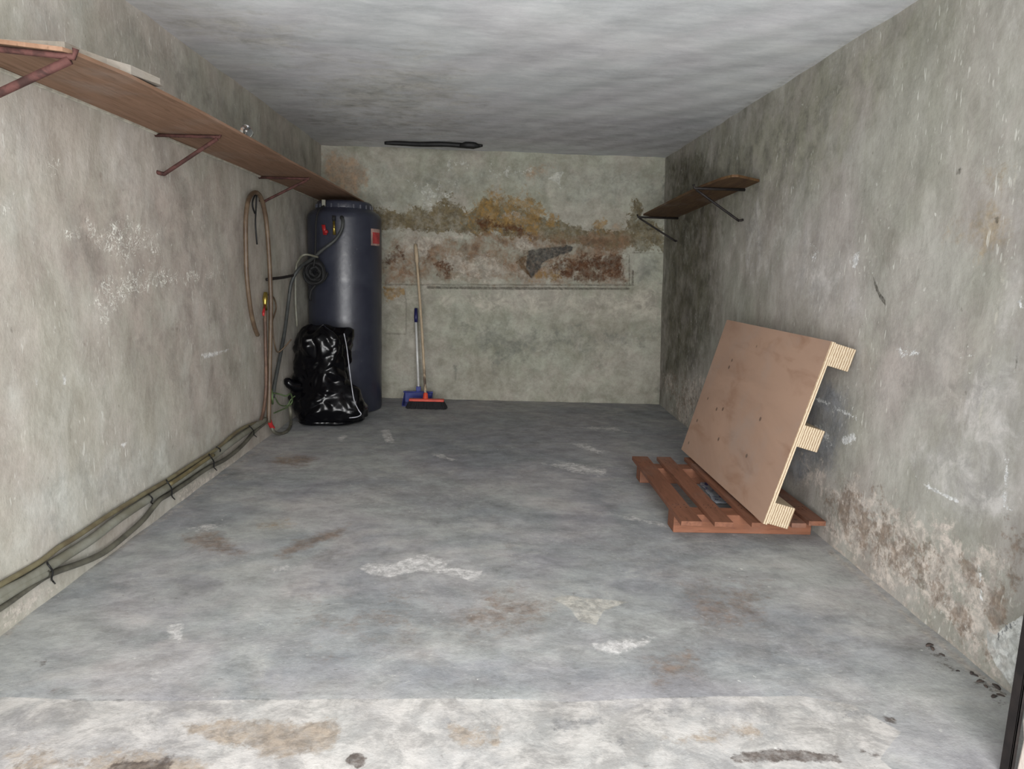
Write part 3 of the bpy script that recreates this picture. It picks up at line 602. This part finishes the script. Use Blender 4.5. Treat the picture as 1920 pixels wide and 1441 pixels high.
for k in range(241):
    a = 2*PI*k/20; rr = .020+.062*(k/240)+.003*math.sin(k*.9); P.append((cc[0]+rr*math.cos(a), cc[1]+.022*math.sin(k*.37)+.006*math.sin(k*.11), cc[2]+rr*1.15*math.sin(a)))
P += [(cc[0]-.03, cc[1], cc[2]-.14), (cc[0]-.035, cc[1], cc[2]-.22)]
mb.tube(P, .0105, 8, 2)
mb.lathe([(0, -.0), (.05, 0)], (0, 0, 0), 8) if False else None
tag(mb.build('cable_coil', M['black_rubber'], None, True), 'round coil of black cable hanging at the left side of the tank', 'cable')

# ------------------------------------------------------------------ hoses and pipes on the left wall
mb = MB(); PW = [(504,792),(505,740),(506,690),(507,640),(508,580),(507,530),(504,470),(500,420),(495,390),(489,370),(481,361),(472,364),(465,378),(461,410),(461,460),(463,520),(470,580),(477,612),(483,628)]
mb.tube([LW(x, y, .035 if i < 12 else .05) for i, (x, y) in enumerate(PW)], [.0145]*9+[.0135]*10, 12, 6)
tag(mb.build('garden_hose', M['hose_brown'], None, True), 'brown hose looped over the shelf strut and running down the left wall', 'hose')
mb = MB(); mb.tube([LW(x, y, .03) for x, y in [(479, 364), (474, 376), (474, 388), (478, 400)]], .005, 6, 4); mb.tube([LW(x, y, .03) for x, y in [(481, 366), (480, 390), (479, 420), (482, 458)]], .005, 6, 4)
tag(mb.build('tie_strap', M['black_iron'], None, True), 'black tie strap dangling inside the looped brown hose', 'strap')
vp = empty('supply_pipe', LW(497, 790, .02), 'brown vertical water pipe with brass valve beside the looped hose on the left wall', 'pipe')
mb = MB(); mb.tube([LW(x, y, .025) for x, y in [(488, 792), (495, 765), (499, 720), (498, 650), (497, 600), (497, 578)]], .0105, 10, 5); mb.build('pipe', M['copper'], vp, True)
mb = MB(); mb.tube([LW(497, 580, .025), LW(497, 572, .03), LW(497, 562, .03), LW(498, 548, .03)], [.016, .012, .017, .012], 12, 1); v_ = mb.build('brass_valve', M['brass'], vp, True)
mb = MB(); mb.tube([LW(497, 570, .03), LW(494, 586, .06), LW(494, 592, .06)], [.006, .009, .006], 8, 1); mb.build('valve_lever', M['red'], v_, True)
mb = MB(); mb.tube([LW(499, 552, .03), LW(512, 556, .012), LW(518, 575, .012), LW(514, 592, .012), LW(511, 602, .012), LW(512, 625, .02), LW(516, 650, .03), LW(521, 660, .03), LW(532, 652, .06), LW(546, 636, .10)], .005, 6, 5)
mb.build('thin_lead', M['hose_brown'], vp, True)
mb = MB(); mb.tube([LW(499, 524, .01), LW(512, 522, .04), LW(530, 520, .05), LW(550, 516, .06)], .010, 8, 4); tag(mb.build('pipe_support', M['dark_steel'], None, True), 'dark iron support bar holding the hoses off the left wall', 'support bar')
# bundle along wall foot
bd = empty('pipe_bundle', LW(262, 940, .02), 'bundle of grey and olive pipes strapped along the foot of the left wall', 'pipes')
A1 = [(-60,1130),(0,1096),(73,1054),(110,1026),(146,1004),(200,968),(262,930),(300,908),(315,899),(360,870),(408,840),(440,812),(464,798),(495,788)]
A2 = [(-60,1150),(0,1113),(45,1090),(87,1064),(130,1037),(175,1008),(225,970),(277,936),(315,912),(355,886),(394,860),(430,832),(467,806),(497,786)]
A3 = [(-60,1172),(0,1139),(58,1098),(93,1076),(146,1057),(176,1045),(204,1029),(248,993),(270,972),(286,952),(300,936),(318,925),(350,904),(388,878),(423,860),(455,834),(478,808),(500,790)]
A4 = [(-60,1160),(0,1125),(45,1097),(88,1074)]
for nm, A, r, off, mt in (('pipe', A1, .0095, .014, 'pipe_dirty'), ('conduit', A2, .0175, .024, 'conduit'), ('hose', A3, .0115, .022, 'hose_dark'), ('pipe', A4, .012, .035, 'conduit')):
    mb = MB(); mb.tube([LW(x, y, off) for x, y in A], r, 12, 6); mb.build(nm, M[mt], bd, True)
mb = MB(); mb.tube([LW(x, y, .034) for x, y in [(318, 908), (345, 890), (385, 862), (400, 853)]], .0095, 10, 5); mb.build('pipe', M['hose_ochre'], bd, True)
for (x0, y0), (x1, y1) in (((88,1051),(98,1090)), ((279,924),(284,944)), ((311,896),(324,934)), ((391,848),(403,880)), ((405,836),(414,848)), ((466,795),(478,818))):
    mb = MB(); a = LW(x0+1, y0+2, .0); b = LW(x1, y1-2, .0); c1 = LW(x0*.85+x1*.15, y0*.85+y1*.15, .040); c2 = LW(x1*.85+x0*.15, y1*.85+y0*.15, .040); m1 = (c1+c2)/2+np.array([.010, 0, 0])
    mb.tube([a, c1, m1, c2, b], .0032, 6, 4); mb.tube([b, b+np.array([.012, -.004, -.010])], .0025, 6, 1); mb.build('cable_tie', M['black_iron'], bd, True)
# green wire and end loop by the bag
mb = MB(); mb.tube([LW(508, 736, .03), LW(522, 738, .05), LW(536, 742, .09), LW(545, 738, .1), LW(548, 752, .08), LW(540, 762, .06), LW(528, 768, .04), LW(514, 774, .03)], .0055, 6, 6)
mb.tube([LW(516, 745, .03), LW(524, 758, .03), LW(538, 760, .05), LW(546, 748, .08), LW(553, 742, .1)], .0045, 6, 6)
mb.tube([LW(509, 730, .03), LW(510, 744, .045), LW(511, 756, .03)], .009, 6, 3)
tag(mb.build('green_wire', M['green_wire'], None, True), 'tangled green wire between the left wall pipes and the black bag', 'wire')
lo = empty('hose_end', LW(520, 812, .1), 'olive hose end curled on the floor left of the black bag', 'hose')
mb = MB(); q = [LW(508, 796, .03), LW(513, 808, .05), FL(524, 813, .012), FL(538, 808, .012), FL(545, 796, .016), LW(545, 776, .09), LW(543, 762, .08)]; mb.tube(q, .0115, 10, 6); mb.build('hose', M['hose_dark'], lo, True)
mb = MB(); mb.tube([LW(505, 788, .03), LW(508, 797, .035), LW(512, 803, .045)], .0150, 10, 3); mb.build('red_clamp', M['red'], lo, True)['label'] = 'red clamp'

# ------------------------------------------------------------------ bin bag
BC = Vector((-1.235, 5.20, 0))
bag = empty('bin_bag', BC, 'full shiny black bin bag on the floor leaning against the tank', 'bin bag')
nu, nv = 120, 110
prof = [(0, .10, 0), (.01, .215, 0), (.05, .262, .01), (.12, .280, .015), (.20, .270, .0), (.27, .238, -.01), (.33, .212, -.035), (.42, .212, -.035), (.52, .216, -.03), (.60, .222, -.025), (.655, .214, -.02), (.69, .18, -.02), (.715, .10, -.02), (.72, 0, -.02)]
zs = [p[0] for p in prof]
V = []
s_ = [0]
for i in range(1, len(prof)): s_.append(s_[-1]+math.hypot(prof[i][0]-prof[i-1][0], prof[i][1]-prof[i-1][1]))
for j in range(nv+1):
    t_ = s_[-1]*j/nv; z = np.interp(t_, s_, zs); r_ = np.interp(t_, s_, [p[1] for p in prof]); cx_ = np.interp(t_, s_, [p[2] for p in prof])
    for i in range(nu):
        a = 2*PI*i/nu; ca, sa = math.cos(a), math.sin(a)
        rr = r_*(1+.06*math.cos(3*a+z*7)+.05*math.sin(5*a-z*11))
        if z < .3: rr *= 1+.16*max(0, math.cos(a+.25))*(1-z/.3)**.4*1.0
        x = BC.x+cx_+rr*ca; y = BC.y+.05*min(z, .6)+rr*sa*.80
        p = Vector((x, y, z)); q = p*7+Vector((3, 1, 5))
        q += .5*mn.noise_vector(p*5); vd = mn.voronoi(q)[0]; f = (vd[1]-vd[0]); vd2 = mn.voronoi(p*13+Vector((1, 2, 3))+.4*mn.noise_vector(p*9))[0]
        dsp = (.045*(0.35-f)*-1+.013*(vd2[1]-vd2[0])-.01)*min(1, r_/.1)*(1 if z > .03 else .2)
        k = Vector((ca, sa*.8, .2*(z-.35))).normalized(); p = p+k*dsp
        if z > .66: p.z += .03*mn.noise(Vector((x*9, y*9, 2)))+.02*math.sin(4*a+1)
        p.z = max(p.z, .002); V.append(p)
F = []
for j in range(nv):
    for i in range(nu):
        a = j*nu+i; b = j*nu+(i+1) % nu; F.append((a, b, b+nu, a+nu))
F.append(tuple(range(nu-1, -1, -1)))
mb = MB(); mb.add(V, F); o = mb.build('body', M['bag'], bag, True)
mb = MB(); k0 = YY(560, 725, 5.12); k1 = YY(534, 712, 5.05); 
mb.tube([k0, (k0*.5+k1*.5)+np.array([0, -.01, -.012]), k1*.85+k0*.15, k1], [.05, .036, .03, .012], 12, 3); mb.build('corner_ear', M['bag'], bag, True)
pts = [(645,625,4.985),(650,650,4.975),(655,690,4.985),(659,720,4.95),(664,750,4.90),(672,768,4.88),(677,776,4.87),(670,781,4.86),(655,783,4.86)]
mb = MB(); mb.tube([YY(x, y, yy-.01) for x, y, yy in pts], .0035, 6, 5); mb.build('drawstring', M['string'], bag, True)['label'] = 'white drawstring'

# ------------------------------------------------------------------ dustpan and broom
dp = empty('dustpan', FL(783, 756), 'blue long-handled dustpan standing against the back wall behind the broom', 'dustpan')
g = FL(783, 758); gx, gy = g[0], 5.98
mb = MB(); W_ = .125; V = []
# pan: back wall, two sides, base sloping
mb.box((gx-W_, gy+.10, .0), (gx+W_, gy+.106, .105)); mb.box((gx-W_, gy-.08, 0), (gx+W_, gy+.1, .006))
for s1 in (-1, 1):
    x0 = gx+s1*W_; x1 = gx+s1*(W_-.006)
    mb.add([(x0, gy-.08, 0), (x0, gy+.106, 0), (x0, gy+.106, .105), (x0, gy-.06, .03), (x1, gy-.08, 0), (x1, gy+.106, 0), (x1, gy+.106, .105), (x1, gy-.06, .03)],
           [(0, 1, 2, 3), (7, 6, 5, 4), (0, 4, 5, 1), (1, 5, 6, 2), (2, 6, 7, 3), (3, 7, 4, 0)])
mb.box((gx-W_, gy+.05, .100), (gx+W_, gy+.106, .106)); mb.tube([(gx-W_-.004, gy+.05, .104), (gx+W_+.004, gy+.05, .104)], .007, 8, 1)
mb.box((gx-.02, gy+.07, .10), (gx+.02, gy+.10, .15))
mb.build('pan', M['blue'], dp, bevel=.002)
a = np.array([gx, gy+.085, .14]); b = YY(780, 604, 6.17); c_ = YY(780, 578, 6.19)
mb = MB(); mb.tube([a, b], .0105, 10, 1); mb.build('handle', M['white_pole'], dp, True)
mb = MB(); mb.tube([b, (b*.6+c_*.4), c_, c_+np.array([0, 0, .004])], [.015, .0165, .014, .009], 12, 1); mb.build('grip', M['navy'], dp, True)
br = empty('broom', FL(800, 765), 'old broom with orange-red head leaning on the back wall in front of the dustpan', 'broom')
c0 = FL(800, 765); bx, by = c0[0], 5.83
mb = MB(); mb.box((bx-.148, by-.025, .062), (bx+.148, by+.03, .083)); mb.tube([(bx-.01, by, .078), (bx-.012, by+.02, .13)], [.024, .018], 14, 1); mb.build('head', M['orange_red'], br, bevel=.004)
mb = MB()
for i in range(34):
    for j in range(4):
        u = i/33*2-1; v = j/3*2-1; random.seed(i*7+j)
        x0 = bx+u*.140; y0 = by+.0025+v*.020; x1 = bx+u*.168+random.uniform(-.003, .003); y1 = by+.0025+v*.04
        mb.tube([(x0, y0, .066), (x1, y1, random.uniform(.0, .006))], [.006, .0095], 6, 1)
tag(mb.build('bristles', M['bristle'], br), kind='stuff')
t = NT('worn_broom_handle'); n = t.noise(t.mapping(scale=(8, 8, 3)), 3, 6, .7)
sepz = t.n.new('ShaderNodeSeparateXYZ'); t.l.new(t.tc.outputs['Object'], sepz.inputs[0])
low = t.math('MULTIPLY', t.step(sepz.outputs[2], .18, .45, 1, 0), t.step(n, .42, .56))
M['handle'] = t.fin(t.mix(low, t.mix(t.step(n, .3, .7), lin((186, 168, 142)), lin((160, 142, 118))), lin((66, 52, 44))), .7)
h0 = np.array([bx-.012, by+.02, .11]); h1 = YY(779, 458, YB-.035)
mb = MB(); mb.tube([h0*(1-t_)+h1*t_+np.array([.006*math.sin(t_*3.1), 0, 0]) for t_ in (0, .2, .4, .6, .8, .87, .88, .93, 1)], [.0115]*5+[.011, .016, .018, .014], 12, 2); mb.build('handle', M['handle'], br, True)

# ------------------------------------------------------------------ iron bar on the ceiling
zc_ = HT-.022
def CP(px, py): return FL(px, py, zc_)
c0, c1 = CP(721, 268), CP(905, 273)
ib = MB(); pts = [c0+(c1-c0)*t_+np.array([0, .006*math.sin(t_*9), .002*math.sin(t_*13)]) for t_ in np.linspace(0, 1, 12)]
zoff = [0]*12
ib.tube(pts, [.012, .018, .019, .019, .020, .021, .021, .020, .020, .022, .020, .009], 8, 3)
lump = c0+(c1-c0)*.87
ib.tube([lump+np.array([-.09, -.0, -.004]), lump+np.array([-.03, -.01, .0]), lump+np.array([.03, -.008, .0]), lump+np.array([.09, 0, -.006])], [.008, .028, .030, .006], 8, 3)
tag(ib.build('ceiling_bar', M['black_iron'], None, True), 'black iron bar fixed across the ceiling near the back wall', 'bar')

# ------------------------------------------------------------------ half pallet
pl = empty('wooden_pallet', (1.19, 3.45, 0), 'small red-brown slatted pallet lying flat on the floor by the right wall', 'pallet')
for y0, y1 in ((3.035, 3.14), (3.80, 3.90)):
    mb = MB(); mb.box((.862 if y0 < 3.5 else .868, y0, .0), (1.508, y1, .088)); mb.build('bearer', M['pallet_x'], pl, bevel=.003)
random.seed(4)
for x0, x1, e in ((.853, .946, 0), (1.0, 1.083, .004), (1.165, 1.206, .004), (1.345, 1.41, .0), (1.435, 1.512, -.03)):
    mb = MB(); ya = 2.885-e; yb = 3.975; mb.box((x0, ya, .0885), (x1, yb, .110))
    for yy in (3.07, 3.11, 3.84):
        for k in range(3):
            mb.tube([(x0+.02+k*(x1-x0-.04)/2, yy, .109), (x0+.02+k*(x1-x0-.04)/2, yy, .1112)], .0032, 6, 1, mi=1)
    mb.build('slat', [M['pallet'], M['dark_steel']], pl, bevel=.002)
t = NT('blue_white_wrapper'); n = t.noise(t.mapping(), 18, 4, .6, 1)
M['wrap'] = t.fin(t.mix(t.step(n, .52, .56), lin((176, 182, 190)), lin((58, 64, 120))), .4, n, .4, .01)
V = []; F = []
for i in range(13):
    for j in range(5):
        wa = FL(1308, 903)*(1-i/12)+FL(1341, 946)*i/12; wb = FL(1334, 903)*(1-i/12)+FL(1372, 946)*i/12; x, y, _ = wa*(1-j/4)+wb*j/4; x += .006*math.sin(i*1.7); V.append((x, y, .006+.012*abs(mn.noise(Vector((i*.8, j*1.1, 3))))+.002*(j % 2)))
for i in range(12):
    for j in range(4): a = i*5+j; F.append((a, a+1, a+6, a+5))
mb = MB(); mb.add(V, F); o = mb.build('crumpled_wrapper', M['wrap'], None, True); m_ = o.modifiers.new('s', 'SOLIDIFY'); m_.thickness = .002
tag(o, 'crumpled blue and white wrapper on the floor between the pallet slats', 'wrapper')

# ------------------------------------------------------------------ plywood deck leaning on the wall
P0 = np.array([1.194, 2.835, .124]); ee = np.array([-.013, 1.0, .004]); ee /= np.linalg.norm(ee)
uu = np.array([.2655, 0, .964]); uu -= ee*(uu@ee); uu /= np.linalg.norm(uu); nn_ = np.cross(ee, uu)
if nn_[0] < 0: nn_ = -nn_
L_, W_ = 1.258, .826
pd = empty('plywood_deck', P0, 'upright plywood pallet deck with laminated runners leaning on the right wall over the slatted pallet', 'pallet')
# pd's meshes are laid in world coordinates, then moved under the empty
mb = MB(); T_ = .020
o0 = P0
def quad(a, b, c, d, mi): mb.add([a, b, c, d], [(0, 1, 2, 3)], mi)
A, B, C_, D_ = o0, o0+ee*L_, o0+ee*L_+uu*W_, o0+uu*W_
A2_, B2, C2, D2 = [q+nn_*T_ for q in (A, B, C_, D_)]
mb.add([A, B, C_, D_, A2_, B2, C2, D2], [(0, 3, 2, 1)], 0); mb.f[-1] = tuple(mb.f[-1])
mb.add([A, B, C_, D_, A2_, B2, C2, D2], [(4, 5, 6, 7)], 0)
mb.add([A, B, C_, D_, A2_, B2, C2, D2], [(0, 1, 5, 4), (1, 2, 6, 5), (2, 3, 7, 6), (3, 0, 4, 7)], 1)
mb.build('plywood_sheet', [M['ply_face'], M['lvl']], pd)
for off, dep, hh in ((0.004, .098, .098), (.362, .098, .098), (W_-.100, .098, .098)):
    mb = MB(); mb.obox(o0+uu*off+nn_*(T_+.0005)+ee*.006, ee*(L_-.012), uu*hh, nn_*dep); mb.build('runner', M['lvl'], pd, bevel=.003)

# ------------------------------------------------------------------ dry debris by the right wall
db = [(1743,1210,.018,.4),(1748,1216,.014,1.2),(1766,1228,.010,2),(1796,1258,.007,0),(1822,1262,.012,.8),(1828,1266,.010,2.2),(1838,1278,.014,.2),(1848,1287,.010,1.4),(1868,1288,.018,1.5),(1864,1306,.014,.5),(1876,1304,.012,2.6)]
for i, (x, y, s1, a) in enumerate(db):
    c0 = FL(x, y); mb = MB(); V = []; ca, sa = math.cos(a), math.sin(a)
    for k in range(7):
        u = (k/6*2-1)*s1; wd = .35*s1*math.sqrt(max(0, 1-(k/6*2-1)**2))+.0006; z = .003+.25*s1*(1-(k/6*2-1)**2)
        for s2 in (-1, 1): V.append((c0[0]+u*ca-s2*wd*sa, c0[1]+u*sa+s2*wd*ca, z-.0015))
    mb.add(V, [(2*k, 2*k+2, 2*k+3, 2*k+1) for k in range(6)]); o = mb.build('dry_leaf', M['leaf'], None, True)
    m_ = o.modifiers.new('s', 'SOLIDIFY'); m_.thickness = .0015
    lb_ = ['dark curled leaf scrap farthest from the door frame, by the right wall', 'small leaf scrap just in front of the farthest curled one by the right wall',
           'leaf scrap at the near end of the far cluster by the right wall', 'isolated tiny leaf scrap on the floor between the two clusters by the right wall',
           'leaf scrap at the far left end of the cluster by the door frame', 'tiny leaf scrap second from the far end of the cluster by the door frame',
           'dark leaf scrap in the middle of the cluster by the door frame', 'small leaf scrap just nearer than the middle of the door-frame cluster',
           'largest dark leaf scrap standing close to the wall by the door frame', 'nearest left leaf scrap of the cluster by the door frame',
           'leaf scrap lying closest of all to the dark door frame'][i]
    tag(o, lb_, 'leaf', 'dry leaf scraps by the right wall')
